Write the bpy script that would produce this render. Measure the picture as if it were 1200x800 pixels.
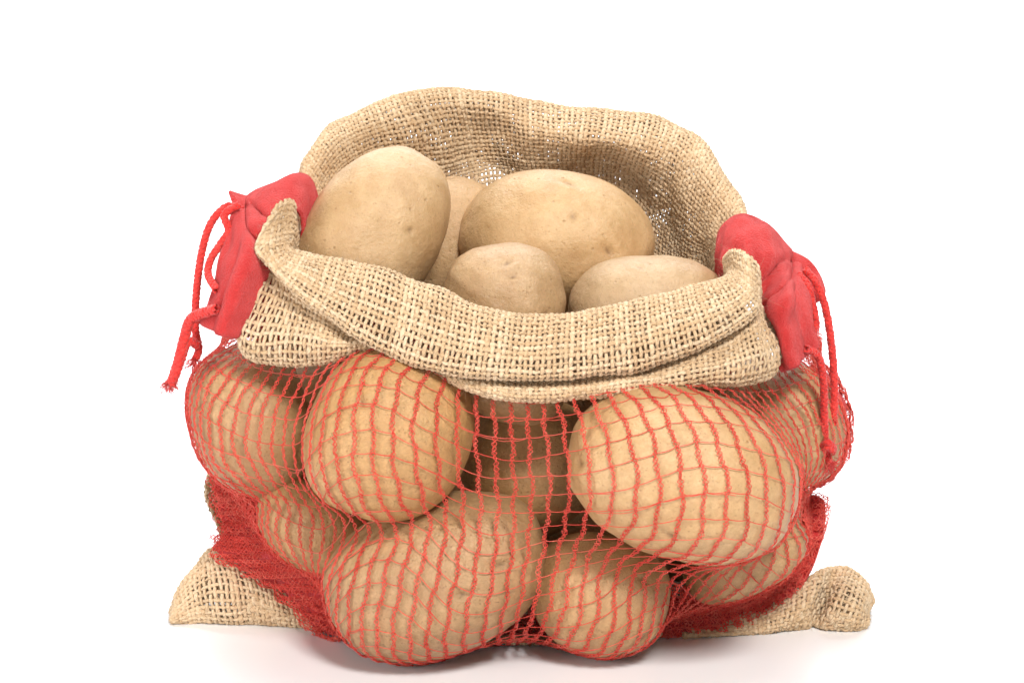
import bpy, bmesh, math
import numpy as np
from mathutils import Vector
from mathutils.bvhtree import BVHTree

for o in list(bpy.data.objects):
    bpy.data.objects.remove(o, do_unlink=True)
SC = bpy.context.scene
COL = SC.collection
rng = np.random.default_rng(11)

# ------------------------------------------------------------------ camera, world, lamps, exposure
PITCH = math.radians(11.0)
DIST, ZC, LENS = 1.05, 0.12, 85.0
CF = np.array([0, math.cos(PITCH), -math.sin(PITCH)])
CU = np.array([0, math.sin(PITCH), math.cos(PITCH)])
CR = np.array([1.0, 0, 0])
CPOS = np.array([0, 0, ZC]) - DIST * CF
cam = bpy.data.cameras.new("camera"); cam.lens = LENS; cam.sensor_width = 36
cam.clip_start = 0.05; cam.clip_end = 50
camo = bpy.data.objects.new("camera", cam); COL.objects.link(camo)
camo.location = CPOS; camo.rotation_euler = (math.pi / 2 - PITCH, 0, 0)
SC.camera = camo

w = bpy.data.worlds.new("World"); SC.world = w; w.use_nodes = True
w.node_tree.nodes["Background"].inputs[0].default_value = (1, 1, 1, 1)
w.node_tree.nodes["Background"].inputs[1].default_value = 0.08

def lamp(name, loc, target, size, power, col=(1, 1, 1), size_y=None):
    l = bpy.data.lights.new(name, 'AREA'); l.energy = power; l.color = col
    l.shape = 'RECTANGLE'; l.size = size; l.size_y = size_y or size
    o = bpy.data.objects.new(name, l); COL.objects.link(o); o.location = loc
    d = Vector(target) - Vector(loc)
    o.rotation_euler = d.to_track_quat('-Z', 'Y').to_euler()
    return o
lamp("softbox_key", (0.30, -0.95, 1.00), (0, -0.02, 0.10), 0.32, 20.5, (1, 0.975, 0.94))
lamp("softbox_front", (0.10, -1.75, 0.40), (0, 0, 0.06), 0.40, 3.2, (1, 0.975, 0.94))
lamp("softbox_top", (-0.1, 0.35, 1.35), (0, 0, 0.1), 0.6, 5.6, (1, 0.99, 0.97))
lamp("softbox_side", (-1.05, -0.72, 0.32), (-0.05, 0, 0.07), 0.42, 9.5, (1, 0.99, 0.98))
lamp("backdrop_lamp", (0, 0.75, 1.55), (0, 1.75, 0.45), 1.6, 56, (1, 1, 1), 0.5)

SC.view_settings.view_transform = 'Standard'; SC.view_settings.look = 'None'
SC.view_settings.exposure = 0.0; SC.view_settings.gamma = 1.0
SC.view_settings.use_curve_mapping = False
SC.cycles.max_bounces = 8; SC.cycles.use_denoising = True

# ------------------------------------------------------------------ helpers
FPX = LENS / 36 * 1200
def P(px, py, ymm):
    """world point that stands at depth y (mm) and is sketched at px,py of the 1200x800 layout"""
    d = CF + CR * (px - 600) / FPX + CU * (400 - py) / FPX
    t = (ymm / 1000 - CPOS[1]) / d[1]
    return CPOS + d * t
def ground_y(py):
    d = CF + CU * (400 - py) / FPX
    t = -CPOS[2] / d[2]
    return (CPOS + d * t)[1] * 1000
def PG(px, py, z=0.0005):
    p = P(px, py, ground_y(py)); p[2] = z; return p

def tag(o, label=None, cat=None, group=None, kind=None):
    for k, v in (("label", label), ("category", cat), ("group", group), ("kind", kind)):
        if v: o[k] = v
    return o

def mesh_obj(name, V, F, mat, parent=None, attrs=None, smooth=True, origin=None):
    V = np.asarray(V, dtype=np.float64)
    if origin is not None: V = V - np.asarray(origin)
    F = np.asarray(F, dtype=np.int32); nf, k = F.shape
    me = bpy.data.meshes.new(name)
    me.vertices.add(len(V)); me.vertices.foreach_set("co", V.astype(np.float32).ravel())
    me.loops.add(nf * k); me.loops.foreach_set("vertex_index", F.ravel())
    me.polygons.add(nf); me.polygons.foreach_set("loop_start", np.arange(0, nf * k, k, dtype=np.int32))
    me.polygons.foreach_set("use_smooth", np.full(nf, smooth))
    me.update(calc_edges=True)
    for a, val in (attrs or {}).items():
        at = me.attributes.new(a, 'FLOAT', 'POINT')
        at.data.foreach_set("value", np.asarray(val, dtype=np.float32).ravel())
    me.materials.append(mat)
    o = bpy.data.objects.new(name, me); COL.objects.link(o)
    if parent is not None: o.parent = parent
    if origin is not None: o.location = origin
    return o

def nrm(a): return a / np.maximum(np.linalg.norm(a, axis=-1, keepdims=True), 1e-12)

def catmull(C, n):
    """C (K,...) -> (n,...) along axis 0"""
    C = np.asarray(C, dtype=float); K = len(C)
    E = np.concatenate([[2 * C[0] - C[1]], C, [2 * C[-1] - C[-2]]])
    t = np.linspace(0, K - 1, n); i = np.minimum(t.astype(int), K - 2); f = t - i
    sh = (n,) + (1,) * (C.ndim - 1); f = f.reshape(sh)
    p0, p1, p2, p3 = E[i], E[i + 1], E[i + 2], E[i + 3]
    return 0.5 * (2 * p1 + (p2 - p0) * f + (2 * p0 - 5 * p1 + 4 * p2 - p3) * f**2 + (3 * p1 - p0 - 3 * p2 + p3) * f**3)

def resample_axis(S, n, axis):
    S = np.moveaxis(S, axis, 0)
    seg = np.linalg.norm(np.diff(S, axis=0), axis=-1).mean(axis=1)
    a = np.concatenate([[0], np.cumsum(seg)]); t = np.linspace(0, a[-1], n)
    i = np.clip(np.searchsorted(a, t, side='right') - 1, 0, len(a) - 2)
    f = ((t - a[i]) / np.maximum(a[i + 1] - a[i], 1e-12))[:, None, None]
    return np.moveaxis(S[i] * (1 - f) + S[i + 1] * f, 0, axis), a[-1]

def spline_surface(ctrl, nv=220, nu=320):
    """ctrl (rows v, cols u, 3) -> even fine grid, its lengths along v and u"""
    S = catmull(ctrl, nv); S = np.moveaxis(catmull(np.moveaxis(S, 1, 0), nu), 0, 1)
    S, lv = resample_axis(S, nv, 0); S, lu = resample_axis(S, nu, 1)
    return S, lv, lu

def normals(S, flip=1):
    du = np.gradient(S, axis=1); dv = np.gradient(S, axis=0)
    return nrm(np.cross(du, dv)) * flip

def bil(G, v, u):
    """bilinear sample of grid G at v,u in 0..1"""
    nv, nu = G.shape[:2]
    a = np.clip(v, 0, 1) * (nv - 1); b = np.clip(u, 0, 1) * (nu - 1)
    i = np.minimum(a.astype(int), nv - 2); j = np.minimum(b.astype(int), nu - 2)
    f = a - i; g = b - j
    if G.ndim == 3: f = f[..., None]; g = g[..., None]
    return (G[i, j] * (1 - f) * (1 - g) + G[i + 1, j] * f * (1 - g) + G[i, j + 1] * (1 - f) * g + G[i + 1, j + 1] * f * g)

def wob(n_series, t, amp, f0, f1, k=4):
    """smooth random wobble (n_series, len(t))"""
    out = np.zeros((n_series, len(t)))
    for _ in range(k):
        fr = rng.uniform(f0, f1, (n_series, 1)); ph = rng.uniform(0, 6.28, (n_series, 1))
        out += np.sin(6.2832 * fr * t[None] + ph)
    return out * amp / math.sqrt(k)

def tubes(Pt, N, ra, rb, k, seed_tint=None):
    """Pt,N (T,M,3); ra,rb radii -> V, quads, attrs"""
    T, M, _ = Pt.shape
    tan = nrm(np.gradient(Pt, axis=1)); B = nrm(np.cross(tan, N)); N2 = np.cross(B, tan)
    ra = np.broadcast_to(np.asarray(ra, float), (T, M)); rb = np.broadcast_to(np.asarray(rb, float), (T, M))
    an = np.arange(k) * 2 * math.pi / k
    V = (Pt[:, :, None] + (B * ra[..., None])[:, :, None] * np.cos(an)[None, None, :, None]
         + (N2 * rb[..., None])[:, :, None] * np.sin(an)[None, None, :, None])
    idx = np.arange(T * M * k).reshape(T, M, k)
    a = idx[:, :-1]; b = idx[:, 1:]
    F = np.stack([a, np.roll(a, -1, 2), np.roll(b, -1, 2), b], -1).reshape(-1, 4)
    seg = np.linalg.norm(np.diff(Pt, axis=1), axis=-1)
    al = np.concatenate([np.zeros((T, 1)), np.cumsum(seg, 1)], 1)
    tint = rng.random((T, 1)) if seed_tint is None else np.asarray(seed_tint).reshape(T, 1)
    at = dict(along=np.broadcast_to(al[..., None], (T, M, k)), ang=np.broadcast_to(an, (T, M, k)),
              tint=np.broadcast_to(tint[..., None], (T, M, k)))
    return V.reshape(-1, 3), F, {q: np.array(x).ravel() for q, x in at.items()}

def join(parts):
    V, F, A, off = [], [], {}, 0
    for v, f, a in parts:
        V.append(v); F.append(f + off); off += len(v)
        for q in a: A.setdefault(q, []).append(a[q])
    return np.concatenate(V), np.concatenate(F), {q: np.concatenate(x) for q, x in A.items()}

# ------------------------------------------------------------------ materials
def new_mat(name):
    m = bpy.data.materials.new(name); m.use_nodes = True
    nt = m.node_tree; b = nt.nodes["Principled BSDF"]
    return m, nt, b
def nd(nt, t, **k):
    n = nt.nodes.new(t)
    for a, v in k.items(): setattr(n, a, v)
    return n
def ramp(nt, stops):
    r = nd(nt, "ShaderNodeValToRGB"); e = r.color_ramp.elements
    while len(e) < len(stops): e.new(0.5)
    for x, (p, c) in zip(e, stops):
        x.position = p; x.color = (*c, 1) if len(c) == 3 else c
    return r
def mixc(nt, fac, a, b, mode='MIX'):
    n = nd(nt, "ShaderNodeMix", data_type='RGBA', blend_type=mode)
    for s, v in ((n.inputs[0], fac), (n.inputs[6], a), (n.inputs[7], b)):
        if hasattr(v, 'links') or hasattr(v, 'is_linked'): nt.links.new(v, s)
        elif isinstance(v, (tuple, list)): s.default_value = (*v, 1)
        else: s.default_value = v
    return n.outputs[2]
def math_n(nt, op, a, b=None, c=None):
    n = nd(nt, "ShaderNodeMath", operation=op)
    for i, v in enumerate((a, b, c)):
        if v is None: continue
        if hasattr(v, 'is_linked'): nt.links.new(v, n.inputs[i])
        else: n.inputs[i].default_value = v
    return n.outputs[0]
def attr(nt, name): return nd(nt, "ShaderNodeAttribute", attribute_name=name).outputs["Fac"]
def noise(nt, vec, scale, detail=4, rough=0.55):
    n = nd(nt, "ShaderNodeTexNoise"); n.inputs["Scale"].default_value = scale
    n.inputs["Detail"].default_value = detail; n.inputs["Roughness"].default_value = rough
    nt.links.new(vec, n.inputs["Vector"]); return n.outputs["Fac"]

def thread_material(name, dark, mid, light, ply, plies, bump, rough, sheen, transl, grain=900, per_len=70):
    m, nt, b = new_mat(name); L = nt.links
    tc = nd(nt, "ShaderNodeTexCoord")
    n1 = noise(nt, tc.outputs["Object"], grain, 3); n2 = noise(nt, tc.outputs["Object"], per_len, 3)
    s = math_n(nt, 'ADD', math_n(nt, 'MULTIPLY', attr(nt, "tint"), 0.45), math_n(nt, 'MULTIPLY', n2, 0.55))
    s = math_n(nt, 'ADD', s, math_n(nt, 'MULTIPLY', math_n(nt, 'SUBTRACT', n1, 0.5), 0.7))
    r = ramp(nt, [(0.18, dark), (0.5, mid), (0.85, light)]); L.new(s, r.inputs[0])
    L.new(r.outputs[0], b.inputs["Base Color"])
    b.inputs["Roughness"].default_value = rough
    b.inputs["Specular IOR Level"].default_value = 0.3
    b.inputs["Sheen Weight"].default_value = sheen; b.inputs["Sheen Roughness"].default_value = 0.5
    ph = math_n(nt, 'ADD', math_n(nt, 'MULTIPLY', attr(nt, "along"), 6.2832 / ply * plies / 2), math_n(nt, 'MULTIPLY', attr(nt, "ang"), plies))
    h = math_n(nt, 'ADD', math_n(nt, 'MULTIPLY', math_n(nt, 'SINE', ph), 0.35), n1)
    bp = nd(nt, "ShaderNodeBump"); bp.inputs["Strength"].default_value = bump; bp.inputs["Distance"].default_value = 0.0003
    L.new(h, bp.inputs["Height"]); L.new(bp.outputs[0], b.inputs["Normal"])
    tr = nd(nt, "ShaderNodeBsdfTranslucent"); L.new(r.outputs[0], tr.inputs[0])
    mx = nd(nt, "ShaderNodeMixShader"); mx.inputs[0].default_value = transl
    L.new(b.outputs[0], mx.inputs[1]); L.new(tr.outputs[0], mx.inputs[2])
    L.new(mx.outputs[0], nt.nodes["Material Output"].inputs[0])
    return m
JUTE = thread_material("jute_yarn", (0.58, 0.385, 0.21), (0.71, 0.515, 0.315), (0.78, 0.61, 0.41), 0.003, 3, 0.8, 0.85, 0.15, 0.14)
NET = thread_material("red_net_yarn", (0.76, 0.055, 0.036), (0.90, 0.11, 0.075), (0.93, 0.24, 0.17), 0.002, 3, 0.3, 0.40, 0.2, 0.42)
CORD = thread_material("red_cord", (0.55, 0.018, 0.015), (0.72, 0.035, 0.026), (0.80, 0.08, 0.06), 0.0015, 4, 0.5, 0.55, 0.25, 0.08)

def felt_material():
    m, nt, b = new_mat("red_felt"); L = nt.links
    tc = nd(nt, "ShaderNodeTexCoord"); v = tc.outputs["Object"]
    n1 = noise(nt, v, 1400, 4, 0.7); n2 = noise(nt, v, 160, 4)
    r = ramp(nt, [(0.25, (0.54, 0.024, 0.024)), (0.55, (0.72, 0.048, 0.046)), (0.8, (0.80, 0.11, 0.10))])
    L.new(math_n(nt, 'ADD', math_n(nt, 'MULTIPLY', n1, 0.55), math_n(nt, 'MULTIPLY', n2, 0.45)), r.inputs[0])
    L.new(r.outputs[0], b.inputs["Base Color"]); b.inputs["Roughness"].default_value = 0.95
    b.inputs["Specular IOR Level"].default_value = 0.15
    b.inputs["Sheen Weight"].default_value = 0.5; b.inputs["Sheen Roughness"].default_value = 0.4
    b.inputs["Sheen Tint"].default_value = (1, 0.45, 0.45, 1)
    bp = nd(nt, "ShaderNodeBump"); bp.inputs["Strength"].default_value = 1.0; bp.inputs["Distance"].default_value = 0.0016
    L.new(math_n(nt, 'ADD', n1, n2), bp.inputs["Height"]); L.new(bp.outputs[0], b.inputs["Normal"])
    return m
FELT = felt_material()

def potato_material():
    m, nt, b = new_mat("potato_skin"); L = nt.links
    tc = nd(nt, "ShaderNodeTexCoord"); oi = nd(nt, "ShaderNodeObjectInfo")
    add = nd(nt, "ShaderNodeVectorMath", operation='ADD')
    cmb = nd(nt, "ShaderNodeCombineXYZ")
    for k, f in enumerate((3.1, 7.7, 5.3)):
        L.new(math_n(nt, 'MULTIPLY', oi.outputs["Random"], f), cmb.inputs[k])
    L.new(tc.outputs["Object"], add.inputs[0]); L.new(cmb.outputs[0], add.inputs[1])
    v = add.outputs[0]
    big = noise(nt, v, 22, 4, 0.6); med = noise(nt, v, 75, 6, 0.65); fine = noise(nt, v, 420, 5, 0.7)
    r = ramp(nt, [(0.25, (0.32, 0.165, 0.070)), (0.5, (0.51, 0.305, 0.145)), (0.75, (0.65, 0.435, 0.235))])
    L.new(math_n(nt, 'ADD', math_n(nt, 'MULTIPLY', big, 0.6), math_n(nt, 'MULTIPLY', med, 0.4)), r.inputs[0])
    r2 = ramp(nt, [(0.3, (0.40, 0.25, 0.125)), (0.5, (0.55, 0.385, 0.22)), (0.7, (0.65, 0.485, 0.305))])
    L.new(r.inputs[0].links[0].from_socket, r2.inputs[0])
    c = mixc(nt, math_n(nt, 'MULTIPLY', attr(nt, "scurf"), 1.15), r2.outputs[0], r.outputs[0])
    # russeted, scurfy patches; how much of it a potato has is its own attribute
    scm = nd(nt, "ShaderNodeMapRange"); scm.inputs[1].default_value = 0.49; scm.inputs[2].default_value = 0.68
    L.new(math_n(nt, 'ADD', math_n(nt, 'MULTIPLY', big, 0.55), math_n(nt, 'MULTIPLY', fine, 0.5)), scm.inputs[0])
    sc = math_n(nt, 'MULTIPLY', scm.outputs[0], attr(nt, "scurf"))
    c = mixc(nt, sc, c, (0.34, 0.195, 0.085))
    # olive and brown mottling
    mo = nd(nt, "ShaderNodeMapRange"); mo.inputs[1].default_value = 0.46; mo.inputs[2].default_value = 0.66
    L.new(noise(nt, v, 240, 5, 0.75), mo.inputs[0])
    c = mixc(nt, math_n(nt, 'MULTIPLY', mo.outputs[0], math_n(nt, 'ADD', 0.20, math_n(nt, 'MULTIPLY', attr(nt, "scurf"), 0.40))), c, (0.36, 0.235, 0.10))
    pa = nd(nt, "ShaderNodeMapRange"); pa.inputs[1].default_value = 0.55; pa.inputs[2].default_value = 0.72
    L.new(noise(nt, v, 48, 5, 0.7), pa.inputs[0])
    c = mixc(nt, math_n(nt, 'MULTIPLY', pa.outputs[0], 0.60), c, (0.40, 0.235, 0.11))
    # fine cracks of the skin
    vo = nd(nt, "ShaderNodeTexVoronoi", feature='DISTANCE_TO_EDGE'); vo.inputs["Scale"].default_value = 420
    dv = nd(nt, "ShaderNodeTexNoise"); dv.inputs["Scale"].default_value = 160; dv.inputs["Detail"].default_value = 4; L.new(v, dv.inputs["Vector"])
    dm = nd(nt, "ShaderNodeVectorMath", operation='MULTIPLY_ADD'); L.new(dv.outputs["Color"], dm.inputs[0]); dm.inputs[1].default_value = (0.012, 0.012, 0.012); L.new(v, dm.inputs[2])
    L.new(dm.outputs[0], vo.inputs["Vector"])
    cr = nd(nt, "ShaderNodeMapRange"); cr.inputs[1].default_value = 0.0; cr.inputs[2].default_value = 0.12
    cr.inputs[3].default_value = 1; cr.inputs[4].default_value = 0; L.new(vo.outputs["Distance"], cr.inputs[0])
    crk = math_n(nt, 'MULTIPLY', math_n(nt, 'MULTIPLY', cr.outputs[0], attr(nt, "scurf")), math_n(nt, 'MULTIPLY', med, 0.38))
    c = mixc(nt, crk, c, (0.33, 0.20, 0.09))
    # lenticels: sparse brown dots
    v2 = nd(nt, "ShaderNodeTexVoronoi"); v2.inputs["Scale"].default_value = 190; L.new(v, v2.inputs["Vector"])
    dt = nd(nt, "ShaderNodeMapRange"); dt.inputs[1].default_value = 0.03; dt.inputs[2].default_value = 0.16
    dt.inputs[3].default_value = 1; dt.inputs[4].default_value = 0; L.new(v2.outputs["Distance"], dt.inputs[0])
    sep = nd(nt, "ShaderNodeSeparateColor"); L.new(v2.outputs["Color"], sep.inputs[0])
    gate = math_n(nt, 'GREATER_THAN', sep.outputs[0], 0.60)
    dots = math_n(nt, 'MULTIPLY', math_n(nt, 'MULTIPLY', dt.outputs[0], gate), 0.6)
    c = mixc(nt, dots, c, (0.27, 0.155, 0.07))
    # pores
    v3 = nd(nt, "ShaderNodeTexVoronoi"); v3.inputs["Scale"].default_value = 620; L.new(v, v3.inputs["Vector"])
    po = nd(nt, "ShaderNodeMapRange"); po.inputs[1].default_value = 0.12; po.inputs[2].default_value = 0.34
    po.inputs[3].default_value = 1; po.inputs[4].default_value = 0; L.new(v3.outputs["Distance"], po.inputs[0])
    s3 = nd(nt, "ShaderNodeSeparateColor"); L.new(v3.outputs["Color"], s3.inputs[0])
    pores = math_n(nt, 'MULTIPLY', math_n(nt, 'MULTIPLY', po.outputs[0], math_n(nt, 'GREATER_THAN', s3.outputs[1], 0.55)), math_n(nt, 'ADD', 0.12, math_n(nt, 'MULTIPLY', attr(nt, "scurf"), 0.36)))
    c = mixc(nt, pores, c, (0.24, 0.14, 0.065))
    # eyes and scars
    c = mixc(nt, math_n(nt, 'MULTIPLY', attr(nt, "eye"), 0.8), c, (0.16, 0.085, 0.04))
    hs = nd(nt, "ShaderNodeHueSaturation"); L.new(c, hs.inputs["Color"])
    L.new(math_n(nt, 'ADD', 0.90, math_n(nt, 'MULTIPLY', oi.outputs["Random"], 0.16)), hs.inputs["Value"])
    L.new(math_n(nt, 'ADD', 0.99, math_n(nt, 'MULTIPLY', oi.outputs["Random"], 0.09)), hs.inputs["Saturation"])
    L.new(hs.outputs[0], b.inputs["Base Color"])
    rr = nd(nt, "ShaderNodeMapRange"); rr.inputs[3].default_value = 0.34; rr.inputs[4].default_value = 0.58
    L.new(med, rr.inputs[0]); L.new(rr.outputs[0], b.inputs["Roughness"])
    b.inputs["Specular IOR Level"].default_value = 0.5
    b.inputs["Subsurface Weight"].default_value = 0.08; b.inputs["Subsurface Radius"].default_value = (0.004, 0.002, 0.001)
    b.inputs["Subsurface Scale"].default_value = 1.0
    h = math_n(nt, 'ADD', math_n(nt, 'MULTIPLY', fine, 0.6), math_n(nt, 'MULTIPLY', med, 1.2))
    h = math_n(nt, 'SUBTRACT', h, math_n(nt, 'MULTIPLY', dots, 0.6))
    h = math_n(nt, 'SUBTRACT', h, math_n(nt, 'MULTIPLY', pores, 0.5))
    h = math_n(nt, 'SUBTRACT', h, math_n(nt, 'MULTIPLY', crk, 0.7))
    bp = nd(nt, "ShaderNodeBump"); bp.inputs["Strength"].default_value = 0.65; bp.inputs["Distance"].default_value = 0.0013
    L.new(h, bp.inputs["Height"]); L.new(bp.outputs[0], b.inputs["Normal"])
    return m
SKIN = potato_material()

m_sweep, nt, b = new_mat("white_sweep")
b.inputs["Base Color"].default_value = (0.855, 0.86, 0.875, 1); b.inputs["Roughness"].default_value = 0.28
b.inputs["Specular IOR Level"].default_value = 0.35
tcn = nd(nt, "ShaderNodeTexCoord")
rn = nd(nt, "ShaderNodeMapRange"); rn.inputs[3].default_value = 0.24; rn.inputs[4].default_value = 0.34
nt.links.new(noise(nt, tcn.outputs["Object"], 14, 4), rn.inputs[0]); nt.links.new(rn.outputs[0], b.inputs["Roughness"])

# ------------------------------------------------------------------ setting: the white studio sweep
prof = [(-1.6, 0), (-0.8, 0), (0, 0), (0.6, 0), (1.0, 0)]
prof += [(1.0 + 0.7 * math.sin(a), 0.7 - 0.7 * math.cos(a)) for a in np.linspace(0.08, math.pi / 2, 18)]
prof += [(1.7, 1.3), (1.7, 2.0), (1.7, 2.6)]
xs = np.linspace(-2.2, 2.2, 12)
V = [(x, y, z) for (y, z) in prof for x in xs]; n = len(xs)
F = [(i * n + j, i * n + j + 1, (i + 1) * n + j + 1, (i + 1) * n + j) for i in range(len(prof) - 1) for j in range(n - 1)]
tag(mesh_obj("studio_backdrop", V, F, m_sweep), kind="structure")

# ------------------------------------------------------------------ potatoes
bm = bmesh.new(); bmesh.ops.create_icosphere(bm, subdivisions=6, radius=1.0)
bm.verts.ensure_lookup_table()
ICO_V = np.array([v.co[:] for v in bm.verts]); ICO_F = np.array([[v.index for v in f.verts] for f in bm.faces]); bm.free()

BVH_V, BVH_F = [], []
def potato(px, py, ymm, a, b, c, tilt, seed, scurf, label, group, egg=0.0, sq=2.25, yaw=0.0, eyes=7, fixed=()):
    """a,b: half sizes in layout pixels along/across the tilt; c: half depth in mm"""
    r = np.random.default_rng(seed); D = ICO_V
    p = sq; rad = (np.abs(D) ** p).sum(1) ** (-1 / p)
    X = D * rad[:, None]
    lump = np.zeros(len(D))
    for _ in range(16):
        d = r.normal(size=3); d /= np.linalg.norm(d)
        k = r.uniform(2, 14); lump += r.normal() * 0.026 * np.exp(k * (D @ d - 1))
    for _ in range(24):
        d = r.normal(size=3) * r.uniform(3, 8); lump += 0.0022 * np.sin(D @ d + r.uniform(0, 6.28))
    eye = np.zeros(len(D))
    dirs = [np.array(f, float) for f in fixed]
    for _ in range(eyes):
        dirs.append(r.normal(size=3))
    for d in dirs:
        d = d / np.linalg.norm(d)
        t1 = np.cross(d, [0.3, 0.5, 0.8]); t1 /= np.linalg.norm(t1); t2 = np.cross(d, t1)
        an = r.uniform(0, 3.14); e1 = t1 * math.cos(an) + t2 * math.sin(an); e2 = np.cross(d, e1)
        s = r.uniform(0.035, 0.06); q1 = (D @ e1) / (s * 1.9); q2 = (D @ e2) / s
        fr = (D @ d > 0.5)
        g = np.exp(-(q1**2 + q2**2)) * fr
        lump -= 0.036 * g
        lump += 0.016 * np.exp(-(q1 / 1.6)**2 - ((q2 - 1.9) / 1.1)**2) * fr
        eye = np.maximum(eye, np.exp(-((D @ e1) / (s * 1.0))**2 - ((D @ e2) / (s * 0.5))**2) * fr * r.uniform(0.6, 1))
    X = X * (1 + lump)[:, None]
    X[:, 1] *= 1 + egg * X[:, 0]; X[:, 2] *= 1 + egg * X[:, 0]
    bend = r.normal() * 0.035
    X[:, 1] += bend * (X[:, 0]**2 - 0.4)
    cen = P(px, py, ymm); mpp = np.dot(cen - CPOS, CF) / FPX
    X = X * np.array([a * mpp, b * mpp, c / 1000])
    ct, st = math.cos(math.radians(tilt)), math.sin(math.radians(tilt))
    e1 = CR * ct + CU * st; e2 = -CR * st + CU * ct; e3 = np.cross(e1, e2)
    cy, sy = math.cos(math.radians(yaw)), math.sin(math.radians(yaw))
    f1 = e1 * cy + e3 * sy; f3 = -e1 * sy + e3 * cy
    W = X[:, :1] * f1 + X[:, 1:2] * e2 + X[:, 2:] * f3
    lo = (cen + W)[:, 2].min()
    if lo < 0.0006: cen = cen + np.array([0, 0, 0.0006 - lo])
    o = mesh_obj("potato", W, ICO_F, SKIN, attrs=dict(eye=eye, scurf=np.full(len(D), scurf)))
    o.location = cen
    tag(o, label, "potato", group)
    off = sum(len(v) for v in BVH_V); BVH_V.append(cen + W); BVH_F.append(ICO_F + off)
    return o
GI = "potatoes deep inside the sack"
GT, GN = "potatoes heaped in the open top of the sack", "potatoes held behind the red net"
potato(436, 278, -12, 113, 77, 34, 58, 1, 0.25, "large smooth pale potato standing tall beside the left felt strap in the opening", GT, egg=-0.06)
potato(521, 280, 36, 76, 58, 26, 62, 2, 0.45, "shaded potato half hidden between the two largest potatoes in the opening", GT)
potato(654, 287, 18, 112, 83, 36, -10, 3, 0.25, "widest pale oval potato at the back of the opening", GT, fixed=((-0.0, 0.75, 0.6),))
potato(591, 352, -42, 73, 70, 27, 8, 4, 0.5, "small rounded potato low in the middle of the opening behind the burlap cuff", GT, fixed=((0.12, 0.55, 0.75),))
potato(758, 360, -28, 94, 60, 28, 4, 5, 0.25, "pale flat potato mostly behind the burlap cuff beside the right felt strap", GT)
potato(297, 492, -26, 91, 71, 32, -72, 6, 0.8, "potato bulging the net at the left edge below the left felt strap", GN)
potato(455, 507, -74, 103, 95, 37, 66, 7, 0.9, "big round potato behind the net, upper left of centre under the cuff", GN)
potato(512, 676, -69, 134, 92, 36, 20, 8, 0.9, "large potato resting on the white surface at the front, lower left of centre", GN, fixed=((0.55, -0.1, 0.8),))
potato(704, 697, -68, 82, 73, 29, -14, 9, 0.8, "small potato resting on the white surface, lower right of centre", GN)
potato(800, 557, -90, 137, 101, 39, -17, 10, 0.45, "biggest oval potato behind the net at the right of the sack", GN, egg=-0.03)
potato(622, 545, -22, 84, 76, 32, 70, 12, 0.9, "dark shaded potato deep behind the net in the middle gap", GN)
potato(600, 455, -52, 62, 40, 25, -10, 13, 0.8, "potato just peeking out below the middle of the cuff", GN)
potato(924, 497, -18, 78, 62, 32, -68, 14, 0.6, "potato at the right edge under tight netting beside the right cord", GN)
potato(872, 650, -42, 78, 44, 27, 28, 15, 0.7, "long low potato tucked under the biggest one at lower right", GN)
potato(376, 616, -34, 78, 54, 26, -28, 16, 0.8, "low potato mostly hidden between the leftmost and the front potato", GN)
for px_, py_, y_, a_, b_, sd_ in ((520, 690, 5, 110, 80, 21), (690, 670, 2, 105, 85, 22), (840, 600, 20, 100, 80, 23), (440, 470, 20, 105, 80, 24), (715, 470, 34, 100, 80, 25), (360, 560, 22, 95, 75, 26), (585, 640, -8, 70, 60, 27), (362, 478, -4, 62, 62, 28), (852, 478, -14, 62, 52, 29), (606, 712, 8, 66, 62, 30)):
    potato(px_, py_, y_, a_, b_, 30, sd_ * 40, sd_, 0.8, "shadowed potato filling the inside of the sack behind the netted ones", GI)
POT = BVHTree.FromPolygons([tuple(x) for x in np.concatenate(BVH_V)], [tuple(int(i) for i in f) for f in np.concatenate(BVH_F)])

# ------------------------------------------------------------------ the sack
sack = bpy.data.objects.new("potato_sack", None); COL.objects.link(sack)
tag(sack, "burlap and red net sack with rolled cuff and red felt straps, full of potatoes", "sack")

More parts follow.
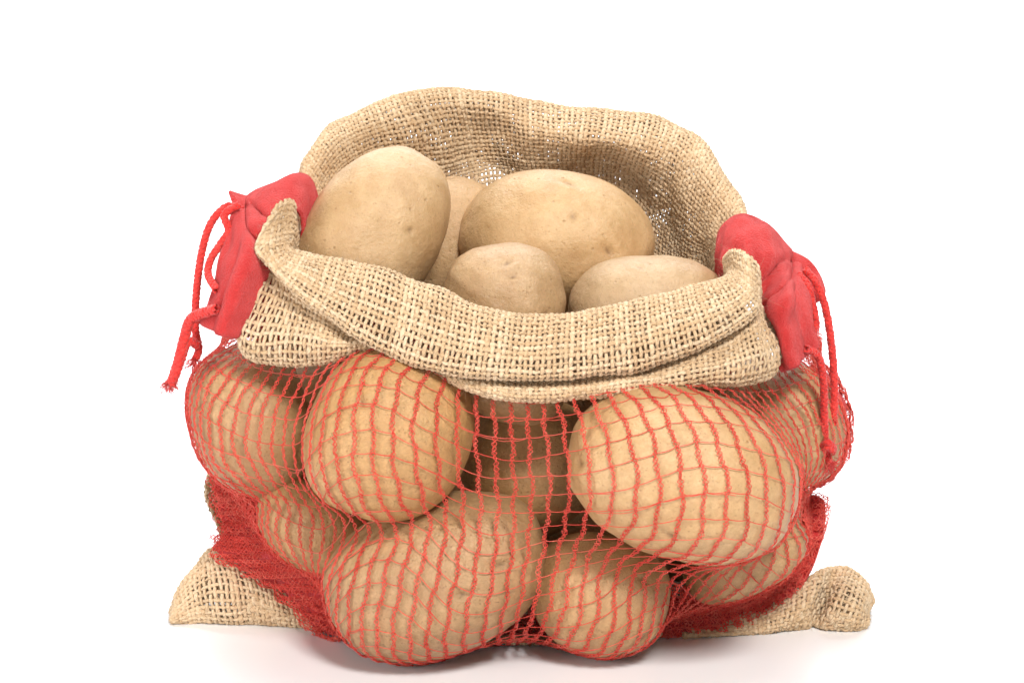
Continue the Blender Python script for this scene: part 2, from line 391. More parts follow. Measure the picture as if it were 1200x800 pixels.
# ---- control rows of the rolled front cuff, seen from inside the sack outward
def col(pts): return [P(*p) for p in pts]
cuff = [
 [(347,238,-35),(338,233,-42),(328,240,-48),(322,250,-50),(335,262,-42),(302,330,-48),(284,372,-52),(288,402,-48),(300,398,-36)],
 [(346,268,-40),(331,267,-47),(313,275,-54),(299,290,-57),(314,305,-49),(304,332,-53),(277,385,-58),(283,408,-53),(300,402,-40)],
 [(340,292,-48),(330,297,-56),(318,301,-61),(310,308,-61),(324,318,-53),(322,340,-57),(299,395,-66),(300,421,-60),(315,412,-46)],
 [(370,300,-60),(365,312,-67),(357,328,-71),(347,343,-71),(352,345,-63),(354,356,-64),(343,395,-73),(345,427,-66),(350,416,-52)],
 [(415,307,-68),(410,325,-76),(402,352,-81),(392,375,-80),(395,376,-72),(395,384,-72),(390,402,-79),(390,422,-73),(392,413,-60)],
 [(460,320,-74),(456,340,-83),(448,372,-89),(440,405,-88),(442,402,-79),(442,402,-77),(440,405,-80),(438,410,-77),(438,402,-66)],
 [(515,342,-80),(512,362,-89),(506,395,-96),(498,429,-95),(500,428,-86),(500,427,-84),(500,430,-86),(500,433,-84),(500,424,-70)],
 [(562,360,-84),(560,378,-93),(556,408,-100),(551,438,-99),(552,438,-90),(552,441,-89),(552,448,-94),(552,456,-92),(552,450,-76)],
 [(625,372,-85),(623,388,-94),(620,415,-101),(618,442,-100),(618,441,-91),(618,446,-91),(618,458,-97),(618,469,-94),(618,462,-78)],
 [(692,366,-83),(692,382,-92),(692,408,-99),(692,437,-98),(692,437,-89),(692,442,-90),(692,454,-96),(692,466,-93),(692,458,-76)],
 [(762,350,-78),(764,366,-87),(767,394,-94),(770,423,-93),(770,423,-84),(770,430,-86),(770,445,-93),(768,458,-90),(768,450,-72)],
 [(815,335,-71),(820,350,-80),(828,374,-87),(836,399,-86),(836,400,-77),(838,410,-80),(840,432,-88),(838,450,-84),(836,444,-66)],
 [(850,325,-60),(860,335,-70),(874,350,-77),(885,366,-75),(880,372,-67),(880,385,-72),(886,420,-80),(880,447,-76),(875,440,-58)],
 [(858,312,-50),(868,318,-60),(880,330,-67),(889,343,-64),(888,360,-59),(893,375,-64),(908,415,-70),(905,441,-66),(895,436,-50)],
 [(852,298,-42),(862,292,-52),(876,299,-58),(888,318,-55),(890,345,-51),(897,370,-56),(911,410,-60),(910,433,-58),(900,430,-45)],
]
cuff = [[(c[0][0], c[0][1] + 95, c[0][2] + 16), (c[0][0] + (3 if c[0][0] < 600 else -3), c[0][1] + 16, c[0][2] + 9)] + c for c in cuff]
CUFF = np.array([col(c) for c in cuff]).transpose(1, 0, 2)

# ---- net: an elastic sheet stretched over the potatoes
AX = np.array([0.0, 0.012])
TH = np.radians(np.linspace(-125, 125, 300)); NZ = 150; ZT = 0.142
ZS = np.linspace(0.0006, ZT, NZ)
dirs = np.stack([np.sin(TH), -np.cos(TH)], 1)
hit = np.full((NZ, len(TH)), 0.02)
for i, z in enumerate(ZS):
    for j, d in enumerate(dirs):
        h = POT.ray_cast(Vector((AX[0] + d[0] * 0.4, AX[1] + d[1] * 0.4, z)), Vector((-d[0], -d[1], 0)), 0.38)
        if h[0] is not None: hit[i, j] = 0.4 - h[3] + 0.0011
def to_tzr(p):
    d = p[:2] - AX; return math.atan2(d[0], -d[1]), p[2], math.hypot(*d)
seamL = [P(262, 440, 0), P(252, 500, 2), P(256, 548, 2), P(256, 575, -6), P(258, 600, -10), P(272, 630, -14), P(305, 668, -20), P(345, 702, -27), PG(388, 741, 0.002)]
seamR = [P(962, 440, -6), P(984, 480, -4), P(984, 530, -4), P(950, 568, -6), P(956, 605, -10), P(950, 650, -18), P(925, 690, -24), P(870, 726, -32), PG(785, 748, 0.002)]
seamL = catmull(np.array(seamL), 160); seamR = catmull(np.array(seamR), 160)
def seam_fn(S):
    t = np.array([to_tzr(p) for p in S]); o = np.argsort(t[:, 1])
    return np.interp(ZS, t[o, 1], t[o, 0]), np.interp(ZS, t[o, 1], t[o, 2])
thL, rL = seam_fn(seamL); thR, rR = seam_fn(seamR)
fixed = np.zeros_like(hit, bool)
for i in range(NZ):
    for th0, r0 in ((thL[i], rL[i]), (thR[i], rR[i])):
        j = int(np.argmin(np.abs(TH - th0))); hit[i, max(j - 1, 0):j + 2] = np.maximum(hit[i, max(j - 1, 0):j + 2], r0)
# where the net tucks in under the cuff and under the potatoes
cin = np.array([to_tzr(p) for p in CUFF[-1]]); cin = cin[np.argsort(cin[:, 0])]
ztop = np.interp(TH, cin[:, 0], cin[:, 1]) + 0.010; rtop = np.interp(TH, cin[:, 0], cin[:, 2])
low = hit[ZS < 0.004].max(0); ok = low > 0.03
base = np.interp(TH, TH[ok], low[ok]); kb = np.exp(-0.5 * (np.arange(-12, 13) / 4.0)**2); kb /= kb.sum()
base = np.convolve(np.pad(base - 0.022 * (~ok), 12, mode='edge'), kb, 'valid') - 0.006
itop = np.array([int(np.argmin(np.abs(ZS - z))) for z in ztop])
above = np.arange(NZ)[:, None] >= itop[None]
R = np.maximum(hit, 0.07)
for it in range(2500):
    R[0] = np.maximum(hit[0], base); R[above] = np.maximum(hit, rtop[None])[above]
    Q = np.pad(R, 1, mode='edge')
    avg = 0.3 * (Q[1:-1, :-2] + Q[1:-1, 2:]) + 0.2 * (Q[:-2, 1:-1] + Q[2:, 1:-1])
    R = np.maximum(hit, avg - 2.6e-5)
R[above] = np.maximum(hit, rtop[None])[above]
for it in range(3):
    Q = np.pad(R, 1, mode='edge'); R = np.where(above, R, np.maximum(hit, 0.25 * (Q[1:-1, :-2] + Q[1:-1, 2:] + Q[:-2, 1:-1] + Q[2:, 1:-1])))
def net_pt(th, z, extra=0.0):
    r = bil(R, (z - ZS[0]) / (ZT - ZS[0]), (th - TH[0]) / (TH[-1] - TH[0])) + extra
    return np.stack([AX[0] + np.sin(th) * r, AX[1] - np.cos(th) * r, np.broadcast_to(z, r.shape)], -1)
def net_nrm(th, z):
    e = 0.012; a = net_pt(th + e, z) - net_pt(th - e, z)
    bb = net_pt(th, np.clip(z + 0.0015, ZS[0], ZT)) - net_pt(th, np.clip(z - 0.0015, ZS[0], ZT))
    return nrm(np.cross(a, bb))
NCH = 88
dens = np.interp(np.linspace(0, 1, 400), [0, 0.16, 0.26, 0.76, 0.86, 1], [2.1, 1.8, 1.0, 1.0, 1.7, 2.1])   # net is gathered towards the seams
cd = np.concatenate([[0], np.cumsum(dens)]); lat = np.interp(np.linspace(0, 1, NCH), cd / cd[-1], np.linspace(0, 1, 401))
tk = np.zeros((NZ, NCH))
for i, z in enumerate(ZS):
    sel = (TH > -1.75) & (TH < 1.75); t = TH[sel]; q = net_pt(t, np.full(t.shape, z))
    s = np.concatenate([[0], np.cumsum(np.linalg.norm(np.diff(q, axis=0), axis=1))])
    tk[i] = np.interp(lat * s[-1], s, t)
kern = np.exp(-0.5 * (np.arange(-90, 91) / 30.0)**2); kern /= kern.sum()
tk = np.stack([np.convolve(np.pad(tk[:, k], 90, mode='edge'), kern, 'valid') for k in range(NCH)], 1)
def squeeze(t, lo, hi, band=0.22):
    x = t - lo; t = lo + np.where(x < band, band * np.exp(np.minimum(x / band - 1, 0)), x)
    x = hi - t; return hi - np.where(x < band, band * np.exp(np.minimum(x / band - 1, 0)), x)
tk = 0.68 * tk[25:110].mean(0)[None] + 0.32 * tk
tk = squeeze(tk, thL[:, None], thR[:, None])

def zspan(k):
    zt = 0.12
    for _ in range(3): zt = np.interp(np.interp(zt, ZS, tk[:, k]), TH, ztop)
    return np.linspace(zt, ZS[0] + 0.0002, 700)
chains = []       # per chain: th(s), z(s), cumulative length
for k in range(NCH):
    z = zspan(k); th = np.interp(z, ZS, tk[:, k]); q = net_pt(th, z)
    s = np.concatenate([[0], np.cumsum(np.linalg.norm(np.diff(q, axis=0), axis=1))])
    chains.append((s, th, z))
def braid(th, z, amp, r, period, length, phase, lift=0.0, pitch=0.006):
    """a knitted chain of three looping yarns following th,z on the net surface"""
    n = max(int(length / 0.00042), 8); t = np.linspace(0, 1, n)
    q = net_pt(th, z, lift); s = np.concatenate([[0], np.cumsum(np.linalg.norm(np.diff(q, axis=0), axis=1))])
    tt = t * s[-1]; C = np.stack([np.interp(tt, s, q[:, c]) for c in range(3)], 1)
    N0 = net_nrm(th, z); N = nrm(np.stack([np.interp(tt, s, N0[:, c]) for c in range(3)], 1))
    for c in range(3):
        C[:, c] = np.convolve(np.pad(C[:, c], 4, mode='edge'), np.ones(9) / 9, 'valid')
    tan = nrm(np.gradient(C, axis=0)); B = nrm(np.cross(tan, N))
    w = wob(1, tt * 100, 0.5, 0.15, 0.5)[0] * 0.0004
    zig = 0.00045 * np.tanh(2.6 * np.sin(math.pi * tt / pitch + (phase > 3) * math.pi)) + w
    pts = []; nn = []
    irr = 1 + 0.3 * wob(1, tt * 100, 0.8, 0.8, 2.2)[0]
    for q_ in range(3):
        if q_ < 2:      # two yarns that cross and part: the open loops of the chain
            ph = 2 * math.pi * tt / period + q_ * math.pi + phase + 0.5 * np.sin(tt * 650 + q_)
            x = amp * irr * np.sin(ph) + zig
            h = 0.35 * amp * np.cos(ph) * (1 if q_ else -1) + 0.00025
        else:           # a third, tighter yarn down the middle
            ph = 4.6 * math.pi * tt / period + phase * 2
            x = 0.38 * amp * np.sin(ph) + zig; h = 0.3 * amp * np.cos(ph) + 0.00035
        pts.append(C + B * x[:, None] + N * h[:, None]); nn.append(N)
    return tubes(np.array(pts), np.array(nn), r, r, 5)

rows = 20
netcross = []
Lm = np.array([c[0][-1] for c in chains]); node_s = np.linspace(0, 1, rows + 1)
node_th = np.zeros((rows + 1, NCH)); node_z = np.zeros((rows + 1, NCH))
for k, (s, th, z) in enumerate(chains):
    fr = np.clip(node_s + np.r_[0, rng.normal(0, 0.0035, rows - 1), 0], 0, 1)
    node_th[:, k] = np.interp(fr * s[-1], s, th); node_z[:, k] = np.interp(fr * s[-1], s, z)
node_z[1:-1, 1:-1] = 0.25 * node_z[1:-1, :-2] + 0.5 * node_z[1:-1, 1:-1] + 0.25 * node_z[1:-1, 2:]
for m in range(1, rows + 1):
    for dup in range(2):
        u = np.linspace(0, NCH - 1, (NCH - 1) * 5 + 1); kk = np.arange(NCH)
        zz = np.interp(u, kk, node_z[m]); th = np.interp(u, kk, node_th[m])
        zz = np.clip(zz + wob(1, u, 0.00025 if dup == 0 else 0.0006, 0.05, 0.3)[0] - 0.0004 * np.abs(np.sin(math.pi * u)) - 0.0003 * dup, ZS[0], ZT)
        q = net_pt(th, zz, 0.0002)
        if dup == 1:      # second yarn only runs here and there, doubled and slack
            for _ in range(3):
                a = rng.integers(0, len(u) - 40); b2 = a + rng.integers(12, 38)
                v_, f_, a_ = tubes(q[None, a:b2], net_nrm(th, zz)[None, a:b2], 0.00013, 0.00013, 4); netcross.append((v_, f_, a_))
        else:
            netcross.append(tubes(q[None], net_nrm(th, zz)[None], 0.00017, 0.00017, 4))
V, F, A = join(netcross)
net = mesh_obj("net", V, F, NET, sack, A)
net["label"] = "red knitted netting stretched over the potatoes"
for k, (s, th, z) in enumerate(chains):
    V, F, A = braid(th, z, 0.00092, 0.00017, 0.0040, s[-1], rng.uniform(0, 6), pitch=s[-1] / rows)
    mesh_obj("net_chain", V, F, NET, net, A)

# ---- burlap
def hairs(name, S, Nn, count, lmin, lmax, rad, mat, parent, curl=1.0, lift=0.0004, sides=3, region=None):
    u = rng.random(count); v = rng.random(count)
    if region: v = region[0] + v * (region[1] - region[0])
    p = bil(S, v, u); n_ = nrm(bil(Nn, v, u)) * np.where(rng.random(count) < 0.85, 1, -1)[:, None]
    t = nrm(np.cross(n_, rng.normal(size=(count, 3)))); d0 = nrm(n_ * rng.uniform(0.15, 0.9, (count, 1)) + t)
    d1 = nrm(d0 + curl * nrm(rng.normal(size=(count, 3)))); L = rng.uniform(lmin, lmax, (count, 1)) * rng.uniform(0.4, 1, (count, 1))
    pts = [p + n_ * lift]
    for q in range(1, 6):
        f = q / 5; d = nrm(d0 * (1 - f) + d1 * f); pts.append(pts[-1] + d * L / 5)
    Pt = np.stack(pts, 1); r = np.linspace(1, 0.35, 6)[None] * rad * rng.uniform(0.6, 1.2, (count, 1))
    V, F, A = tubes(Pt, np.broadcast_to(nrm(rng.normal(size=(count, 1, 3))), Pt.shape), r, r, sides)
    return tag(mesh_obj(name, V, F, mat, parent, A), kind="stuff")

def weave(name, ctrl, parent, pu=0.00225, pv=0.00218, flip=1, ripple=0.0006, sides=6, spp=4, fuzz=1500, label=None, rf=0.37, nu=320, nv=240, loose=()):
    S, lv, lu = spline_surface(np.asarray(ctrl, float), nv, nu)
    Nn = normals(S, flip)
    uu = np.linspace(0, 1, S.shape[1])[None]; vv = np.linspace(0, 1, S.shape[0])[:, None]
    disp = np.zeros(S.shape[:2])
    for _ in range(14):
        fu = rng.uniform(-1, 1) * lu / 0.022; fv = rng.uniform(-1, 1) * lv / 0.022
        disp += np.sin(6.2832 * (fu * uu + fv * vv) + rng.uniform(0, 6.28))
    S = S + Nn * (disp * ripple / 3.0)[..., None]; Nn = normals(S, flip)
    NU, NV = int(round(lu / pu)), int(round(lv / pv))
    parts = []
    for direction in (0, 1):
        T, C = (NU, NV) if direction == 0 else (NV, NU)
        M = C * spp + 1; t = np.linspace(0, 1, M); k = (np.arange(T) + 0.5) / T
        jit = rng.normal(0, 0.06, (T, 1)) / T + wob(T, t, 0.06, C / 14, C / 4) / T
        K = np.clip(k[:, None] + jit, 0, 1); tt = np.broadcast_to(t, (T, M))
        v, u = (tt, K) if direction == 0 else (K, tt)
        p = bil(S, v, u); n_ = nrm(bil(Nn, v, u))
        pitch = pu if direction == 0 else pv
        over = np.cos(math.pi * (t[None] * C - 0.5 + np.arange(T)[:, None] + direction))
        amp = 0.00034
        p = p + n_ * (over * amp + wob(T, t, 0.00012, C / 8, C / 2))[..., None]
        thick = (rf if direction == 0 else rf * 0.95) * pitch * np.exp(rng.normal(0, 0.10, (T, 1))) * (1 + wob(T, t, 0.15, C / 12, C / 2.2) + 0.07 * over)
        for u0, v0, su, sv, k_ in loose:      # yarns worn thin and pulled apart
            thick = thick * (1 - k_ * np.exp(-((u - u0) / su)**2 - ((v - v0) / sv)**2))
        parts.append(tubes(p, n_, thick, thick * 0.72, sides))
    V, F, A = join(parts)
    o = mesh_obj(name, V, F, JUTE, parent, A)
    if label: o["label"] = label
    if fuzz:
        hairs("loose_fibres", S, Nn, fuzz, 0.002, 0.0065, 0.000058, JUTE, o)
        hairs("loose_fibres", S, Nn, fuzz // 25, 0.008, 0.016, 0.00007, JUTE, o, curl=1.6)
    return o

cuff_o = weave("burlap_cuff", CUFF, sack, flip=-1, fuzz=7000, label="front burlap cuff rolled outward over the net", nu=420)

back = [
 [(376,330,8),(376,270,6),(374,252,2),(368,236,-2),(358,222,-5),(352,213,-2),(350,219,6),(348,255,16),(330,330,26)],
 [(395,330,20),(394,255,18),(390,230,14),(382,212,10),(371,195,7),(362,184,11),(361,190,18),(358,245,26),(340,330,34)],
 [(415,330,34),(415,245,32),(410,210,26),(402,185,21),(393,164,19),(385,151,25),(384,157,33),(384,230,42),(370,330,50)],
 [(455,330,52),(455,240,50),(450,200,43),(440,167,34),(432,145,33),(426,130,42),(426,137,50),(428,215,62),(420,330,70)],
 [(520,330,64),(520,230,66),(517,195,62),(511,155,52),(497,124,50),(490,108,57),(490,114,66),(490,200,78),(490,330,86)],
 [(575,330,72),(575,215,76),(570,185,74),(563,150,70),(560,121,60),(558,106,68),(558,113,77),(560,200,88),(560,330,94)],
 [(645,330,72),(645,220,74),(641,190,66),(640,160,54),(640,137,60),(640,123,71),(640,130,80),(640,210,90),(640,330,96)],
 [(715,330,64),(718,218,70),(720,190,62),(727,168,42),(733,147,50),(735,133,64),(735,140,73),(733,215,84),(730,330,90)],
 [(760,340,52),(770,262,54),(776,226,46),(786,190,37),(796,165,39),(801,150,51),(801,157,60),(800,225,70),(795,330,78)],
 [(795,350,36),(801,292,34),(809,261,28),(819,228,23),(830,202,22),(838,187,31),(838,194,40),(838,250,50),(835,335,58)],
 [(825,360,20),(830,306,18),(838,286,13),(848,264,9),(859,244,7),(868,234,13),(868,241,22),(868,280,32),(865,345,42)],
 [(840,370,4),(846,322,0),(852,306,-4),(860,289,-7),(869,271,-8),(878,261,-3),(878,267,5),(880,300,16),(880,350,28)],
]
drop = [80, 90, 110, 125, 118, 80, 112, 118, 92, 70, 66, 60]
back = [c[:7] + [(c[5][0], c[5][1] + d * 0.45, c[5][2] + 15), (c[5][0], c[5][1] + d, c[5][2] + 16)] for c, d in zip(back, drop)]
grid = np.array([col(c) for c in back]).transpose(1, 0, 2)
back_o = weave("burlap_back_collar", grid, sack, flip=1, fuzz=5500, ripple=0.0005, label="tall burlap collar standing up behind the potatoes", rf=0.385, pu=0.0023, pv=0.0022, loose=((0.45, 0.35, 0.04, 0.065, 0.62), (0.78, 0.27, 0.02, 0.05, 0.12)))

# back panel of the sack, seam to seam round the back
cols_ = []
for th in np.radians(np.linspace(97, 263, 15)):
    c_ = []
    for z, ax, ay in ((0.150, 0.098, 0.088), (0.125, 0.110, 0.094), (0.09, 0.126, 0.098), (0.055, 0.137, 0.098), (0.025, 0.130, 0.092), (0.0008, 0.112, 0.08)):
        s_ = math.sin(th); rgt = (1.06 if z < 0.04 else 0.96) if s_ > 0 else 1.0
        c_.append((ax * rgt * s_, 0.004 - ay * math.cos(th), z))
    cols_.append(c_)
weave("burlap_back_panel", np.array(cols_).transpose(1, 0, 2), sack, flip=1, sides=4, spp=2, fuzz=500, rf=0.47)

# bottom of the sack on the table
weave("burlap_base", np.array([[(x * math.sqrt(max(1 - (y / 0.1)**2, 0.2)), y - 0.006, 0.0022) for x in np.linspace(-0.070, 0.070, 6)] for y in np.linspace(-0.052, 0.08, 5)]), sack, flip=1, sides=4, spp=2, fuzz=0, rf=0.42)

# lower corners lying on the table
def ear(cols, **k):
    g = []
    for c in cols:
        (tx, ty, tY), (mx, my, mY), (bx_, by) = c
        top, mid, bot = P(tx, ty, tY), P(mx, my, mY), PG(bx_, by, 0.0012)
        back1 = P(tx, ty, tY + 10) * [1, 1, 0] + [0, 0, top[2] * 0.72]
        back0 = back1 + [0, 0.006, 0]; back0[2] = 0.0012
        und = bot + [0, 0.012, -0.0004]
        g.append([back0, back1, top, mid, bot, und])
    g = np.array(g).transpose(1, 0, 2)
    o = weave("burlap_corner", g, sack, **k)
    c_ = g.mean(axis=(0, 1)); c_[2] = 0.0
    g2 = c_ + (g - c_) * 0.93; g2[..., 2] = np.maximum(g[..., 2] - 0.003, 0.0016)
    weave("inner_layer", g2, o, flip=k["flip"], fuzz=0)
    return o
ear([((200,722,-22),(199,726,-25),(201,729)), ((210,694,-17),(209,714,-25),(212,730)), ((228,664,-13),(230,697,-25),(234,731)),
     ((247,645,-10),(256,690,-28),(262,732)), ((285,655,-14),(295,694,-29),(300,733)), ((325,678,-20),(336,708,-31),(342,735)), ((368,708,-28),(380,726,-33),(388,739))],
    flip=-1, fuzz=700, label="flattened burlap corner poking out at the left")
ear([((800,733,-37),(800,742,-42),(800,748)), ((862,718,-30),(864,735,-39),(866,745)), ((912,696,-24),(908,722,-36),(905,742)),
     ((944,677,-19),(942,708,-36),(932,739)), ((962,668,-17),(954,704,-32),(944,737)), ((978,667,-12),(968,704,-19),(953,735)), ((994,668,-12),(980,702,-36),(966,739)),
     ((1013,684,-13),(1008,712,-37),(1000,740)), ((1022,707,-15),(1021,719,-24),(1016,736))],
    flip=-1, fuzz=700, label="folded burlap corner curling up at the right")

# ---- felt
def felt(name, ctrl, parent, thick=0.0022, nv=90, nu=50, fuzz=500, flip=1, label=None, bulge=0.0, strap=0):
    S, lv, lu = spline_surface(np.asarray(ctrl, float), nv, nu); Nn = normals(S, flip)
    uu = np.linspace(0, 1, nu)[None]; vv = np.linspace(0, 1, nv)[:, None]
    d = np.zeros((nv, nu))
    for _ in range(12):
        d += np.sin(6.2832 * (rng.uniform(-1, 1) * lu / 0.012 * uu + rng.uniform(-1, 1) * lv / 0.012 * vv) + rng.uniform(0, 6.28))
    if strap:       # pinched where the cord gathers it, hanging in soft folds below
        low = np.clip((vv - 0.58) / 0.12, 0, 1)
        d = d + (-0.0030 * np.exp(-((vv - 0.60 - 0.05 * np.sin(5 * uu)) / 0.016)**2) + 0.0016 * low * (np.sin(6.2832 * (1.7 * uu + 0.25 * strap + 0.3 * vv)) + 0.5 * np.sin(6.2832 * (3.6 * uu - 0.8 * vv)))
                 - 0.0016 * np.exp(-((vv - 0.47 - 0.08 * uu) / 0.015)**2)) / 0.00018
    S = S + Nn * (d * 0.00018 + bulge * np.sin(math.pi * uu)**0.7)[..., None]; Nn = normals(S, flip)
    edge = np.minimum(np.minimum(uu, 1 - uu) * lu, np.minimum(vv, 1 - vv) * lv)
    h = thick / 2 * np.sqrt(np.clip(1 - (1 - np.clip(edge / (thick / 2), 0, 1))**2, 0.02, 1))
    top = S + Nn * h[..., None]; bot = S - Nn * h[..., None]
    V = np.concatenate([top.reshape(-1, 3), bot.reshape(-1, 3)]); n0 = nv * nu
    I = np.arange(n0).reshape(nv, nu)
    q = np.stack([I[:-1, :-1], I[:-1, 1:], I[1:, 1:], I[1:, :-1]], -1).reshape(-1, 4)
    F = [q, q[:, ::-1] + n0]
    ring = np.concatenate([I[0, :], I[1:, -1], I[-1, -2::-1], I[-2:0:-1, 0]]); r2 = np.roll(ring, -1)
    F.append(np.stack([ring, ring + n0, r2 + n0, r2], -1))
    o = mesh_obj(name, V, np.concatenate(F), FELT, parent)
    if label: o["label"] = label
    if fuzz: hairs("felt_fuzz", S, Nn, fuzz, 0.001, 0.0035, 0.00004, FELT, o, lift=thick / 2 * 0.8)
    return o
strapL = [[(346,320,-32),(356,310,-18),(366,300,-5)], [(354,280,-30),(364,262,-18),(374,250,-3)], [(352,250,-32),(362,224,-18),(372,230,-2)],
          [(340,248,-37),(344,209,-22),(358,208,-3)], [(328,256,-42),(312,228,-28),(318,216,-5)], [(322,280,-47),(297,256,-42),(280,240,-26)],
          [(340,320,-42),(290,300,-56),(264,288,-40)], [(332,355,-42),(274,346,-63),(250,340,-45)], [(300,396,-48),(258,393,-63),(236,380,-46)]]
felt("felt_strap", [col(r) for r in strapL], sack, flip=1, fuzz=2600, strap=1, label="red felt strap hanging over the rim at the left")
strapR = [[(850,345,-35),(845,332,-20),(842,320,-5)], [(858,312,-33),(846,292,-20),(842,280,-3)], [(866,300,-36),(856,268,-20),(850,262,-2)],
          [(876,306,-40),(882,266,-24),(872,252,-3)], [(884,330,-44),(906,292,-34),(905,268,-8)], [(886,355,-46),(916,324,-42),(936,305,-18)],
          [(890,378,-50),(922,350,-64),(948,335,-30)], [(905,395,-60),(928,390,-65),(950,372,-46)], [(915,437,-62),(938,427,-66),(957,405,-50)]]
felt("felt_strap", [col(r) for r in strapR], sack, flip=-1, fuzz=2600, strap=2, label="red felt strap hanging over the rim at the right")
felt("felt_tab", [col(r) for r in [[(925,292,-14),(928,310,-20),(930,335,-26)], [(946,303,-20),(944,322,-26),(940,350,-32)], [(960,322,-26),(955,338,-32),(945,358,-36)], [(968,342,-30),(964,350,-34),(956,356,-36)]]], sack, fuzz=150, flip=-1)
felt("felt_tab", [col(r) for r in [[(292,232,-18),(292,240,-22),(290,250,-26)], [(280,228,-20),(280,236,-24),(276,246,-28)], [(268,224,-22),(270,228,-24),(272,232,-26)]]], sack, fuzz=80, flip=1)
bandH = [[(950,428,-8),(958,430,-14),(962,436,-18)], [(972,448,-2),(976,452,-8),(978,460,-12)], [(988,480,0),(991,488,-6),(986,498,-10)], [(989,520,0),(989,530,-6),(982,530,-10)], [(978,548,-2),(976,556,-8),(970,552,-12)], [(958,566,-6),(958,570,-12),(956,560,-16)]]
felt("seam_band", [col(r) for r in bandH], sack, fuzz=350, flip=-1)
bandR = [[(778,702,-36),(776,724,-40),(775,746,-42)], [(820,698,-33),(824,722,-38),(828,744,-40)], [(868,700,-28),(874,718,-33),(880,734,-35)],
         [(906,680,-22),(914,694,-27),(924,708,-29)], [(930,645,-17),(940,656,-21),(952,666,-23)], [(942,610,-12),(956,612,-16),(967,616,-16)], [(944,580,-8),(956,580,-10),(966,588,-8)]]
felt("seam_band", [col(r) for r in bandR], sack, fuzz=600, flip=1, label="red felt band along the lower right seam")
bandL = [[(305,572,-22),(278,565,-14),(252,558,-2)], [(328,598,-34),(292,594,-24),(256,590,-8)], [(356,626,-44),(308,622,-32),(264,622,-14)],
         [(392,652,-50),(330,648,-38),(252,644,-13)], [(404,684,-52),(356,676,-42),(296,668,-22)], [(402,714,-50),(372,706,-42),(338,698,-30)], [(404,746,-46),(390,744,-42),(372,738,-36)]]
felt("seam_band", [col(r) for r in bandL], sack, fuzz=900, flip=1, label="red felt band along the lower left seam")

# net gathered in folds over the seam bands
def gathered(ctrl, flip, pleat=0.0024, name="gathered_net"):
    """net drawn together in pleats: lace chains across the band, thin yarns along it, two layers"""
    ctrl = [[(2 * r[0][0] - r[1][0] * 0.7 - r[0][0] * 0.3, r[0][1] + (r[0][1] - r[1][1]) * 0.7 - 4, r[0][2] - 6)] + r for r in ctrl]
    S, lv, lu = spline_surface(np.array([col(r) for r in ctrl]), 160, 60); Nn = normals(S, flip); parts = []
    def lift(v, u, layer):
        return 0.0016 + pleat * (0.5 + 0.5 * np.sin(6.2832 * v * lv / 0.0085 + 2.2 * np.sin(4 * u + layer) + 1.3 * np.sin(v * 17 + layer))) + 0.0011 * layer
    def strand(v, u, layer, lace):
        p = bil(S, v, u); n_ = nrm(bil(Nn, v, u)); q = p + n_ * lift(v, u, layer)[:, None]
        s = np.concatenate([[0], np.cumsum(np.linalg.norm(np.diff(q, axis=0), axis=1))]); m = max(int(s[-1] / 0.00045), 6)
        tt = np.linspace(0, s[-1], m); C = np.stack([np.interp(tt, s, q[:, c]) for c in range(3)], 1)
        N = nrm(np.stack([np.interp(tt, s, n_[:, c]) for c in range(3)], 1)); B = nrm(np.cross(nrm(np.gradient(C, axis=0)), N))
        if not lace:
            parts.append(tubes(C[None], N[None], 0.00018, 0.00018, 4)); return
        f = rng.uniform(0, 6)
        for k in range(2):
            ph = 2 * math.pi * tt / 0.0040 + k * math.pi + f + 0.5 * np.sin(tt * 600 + f)
            parts.append(tubes((C + B * (0.00085 * np.sin(ph))[:, None] + N * (0.0003 * np.cos(ph) * (1 - 2 * k))[:, None])[None], N[None], 0.00021, 0.00021, 4))
    t = np.linspace(0, 1, 120)
    for layer, step in ((0, 0.0023), (1, 0.0033)):
        for v0 in np.arange(0, 1, step / lv):
            a, b_ = -0.02 + rng.uniform(0, 0.16), 1 - rng.uniform(0, 0.05)
            strand(v0 + wob(1, t, 0.006, 0.5, 2.5)[0] + (0.05 if layer else -0.03) * (t - 0.5) + rng.normal(0, 0.3) * step / lv, a + (b_ - a) * t, layer, True)
        for u0 in np.linspace(0.04, 0.98, 10):
            strand(t, u0 + wob(1, t, 0.03, 2, 9)[0], layer, False)
    V, F, A = join(parts)
    return tag(mesh_obj(name, V, F, NET, sack, A), "red net bunched along the seam", kind="stuff")
gathered(bandL, 1, 0.0030)
gathered(bandR, 1, 0.0014)
bandC = [[(548,726,-38),(548,740,-44),(550,752,-50)], [(585,722,-36),(585,736,-42),(585,750,-48)], [(620,722,-36),(620,736,-42),(620,750,-48)], [(655,726,-38),(655,740,-44),(654,752,-50)]]
gathered(bandC, 1, 0.0020)
gathered(bandH, -1, 0.0012)

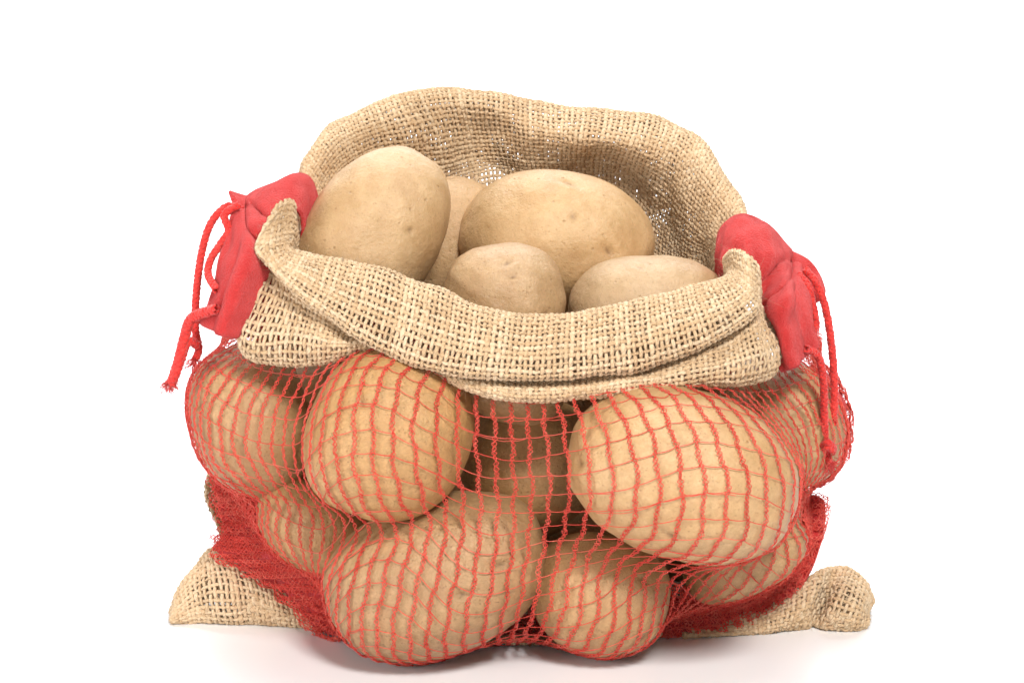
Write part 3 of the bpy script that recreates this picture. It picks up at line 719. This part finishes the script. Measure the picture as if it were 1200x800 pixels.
# ---- drawstrings
def cord(parent, pts, R=0.00118, r=0.00062, name="cord", fray=True, loops=3):
    C0 = catmull(np.array([P(*p) for p in pts]), 400)
    s = np.concatenate([[0], np.cumsum(np.linalg.norm(np.diff(C0, axis=0), axis=1))]); n = max(int(s[-1] / 0.0005), 20)
    tt = np.linspace(0, s[-1], n); C = np.stack([np.interp(tt, s, C0[:, c]) for c in range(3)], 1)
    tan = nrm(np.gradient(C, axis=0)); up = np.array([0.0, -1.0, 0.15]); B = nrm(np.cross(tan, up)); N = np.cross(B, tan)
    pts_, nn = [], []
    for sgn in (1, -1):
        for q in range(loops):
            ph = sgn * 2 * math.pi * tt / 0.0062 + q * 2 * math.pi / loops
            rr = R * (1 + 0.14 * np.sin(2 * math.pi * tt / 0.0031 + (0 if sgn > 0 else math.pi)))
            d = B * np.cos(ph)[:, None] + N * np.sin(ph)[:, None]
            pts_.append(C + d * rr[:, None]); nn.append(d)
    parts = [tubes(np.array(pts_), np.array(nn), r * 1.25, r * 0.8, 6, rng.random(2 * loops) * 0.5)]
    core = tubes(C[None], N[None], R, R, 8, [0.2]); parts.append(core)
    if fray:
        e = C[-1]; t = tan[-1]; cnt = 46
        d = nrm(t + rng.normal(0, 0.55, (cnt, 3))); L = rng.uniform(0.002, 0.006, (cnt, 1))
        st = e + rng.normal(0, 0.0006, (cnt, 3)); pl = [st]
        for q in range(4): pl.append(pl[-1] + (d + rng.normal(0, 0.25, (cnt, 3))) * L / 4)
        Pt = np.stack(pl, 1); parts.append(tubes(Pt, np.broadcast_to(nrm(rng.normal(size=(cnt, 1, 3))), Pt.shape), 0.00016, 0.00016, 4))
    V, F, A = join(parts); return mesh_obj(name, V, F, CORD, parent, A)
def drawstring(label, loc):
    e = bpy.data.objects.new("drawstring", None); COL.objects.link(e); e.parent = sack; e["label"] = label; return e
dL = drawstring("red braided drawstring looping down at the left", None)
cord(dL, [(284,246,-30),(266,242,-30),(247,262,-32),(236,298,-34),(230,345,-36),(229,385,-38),(233,408,-40),(229,421,-42)])
cord(dL, [(280,240,-34),(263,252,-36),(268,270,-37),(259,285,-38),(247,304,-40),(244,322,-44),(254,340,-52)], fray=False)
cord(dL, [(254,362,-60),(237,367,-54),(223,375,-50),(216,396,-48),(209,424,-48),(202,446,-48)], R=0.0016, r=0.0008)
cord(dL, [(231,404,-42),(220,400,-46),(213,418,-47),(205,440,-49),(200,449,-48)], R=0.0014, r=0.0007, name="cord", fray=True)
dR = drawstring("red braided drawstring hanging down at the right", None)
cord(dR, [(944,316,-36),(958,334,-42),(969,368,-44),(976,420,-42),(978,470,-40),(974,515,-42),(971,537,-44)])
cord(dR, [(936,322,-36),(946,334,-42),(953,360,-46),(956,382,-48),(950,394,-54)], fray=False)
cord(dR, [(944,408,-62),(959,418,-56),(965,448,-52),(966,490,-48),(968,524,-46),(972,542,-46)])
# knot near the ends of the right cord
cord(dR, [(963,522,-48),(970,518,-52),(977,524,-48),(974,532,-42),(965,530,-44),(968,523,-51),(976,528,-50)], R=0.0009, name="knot", fray=False)
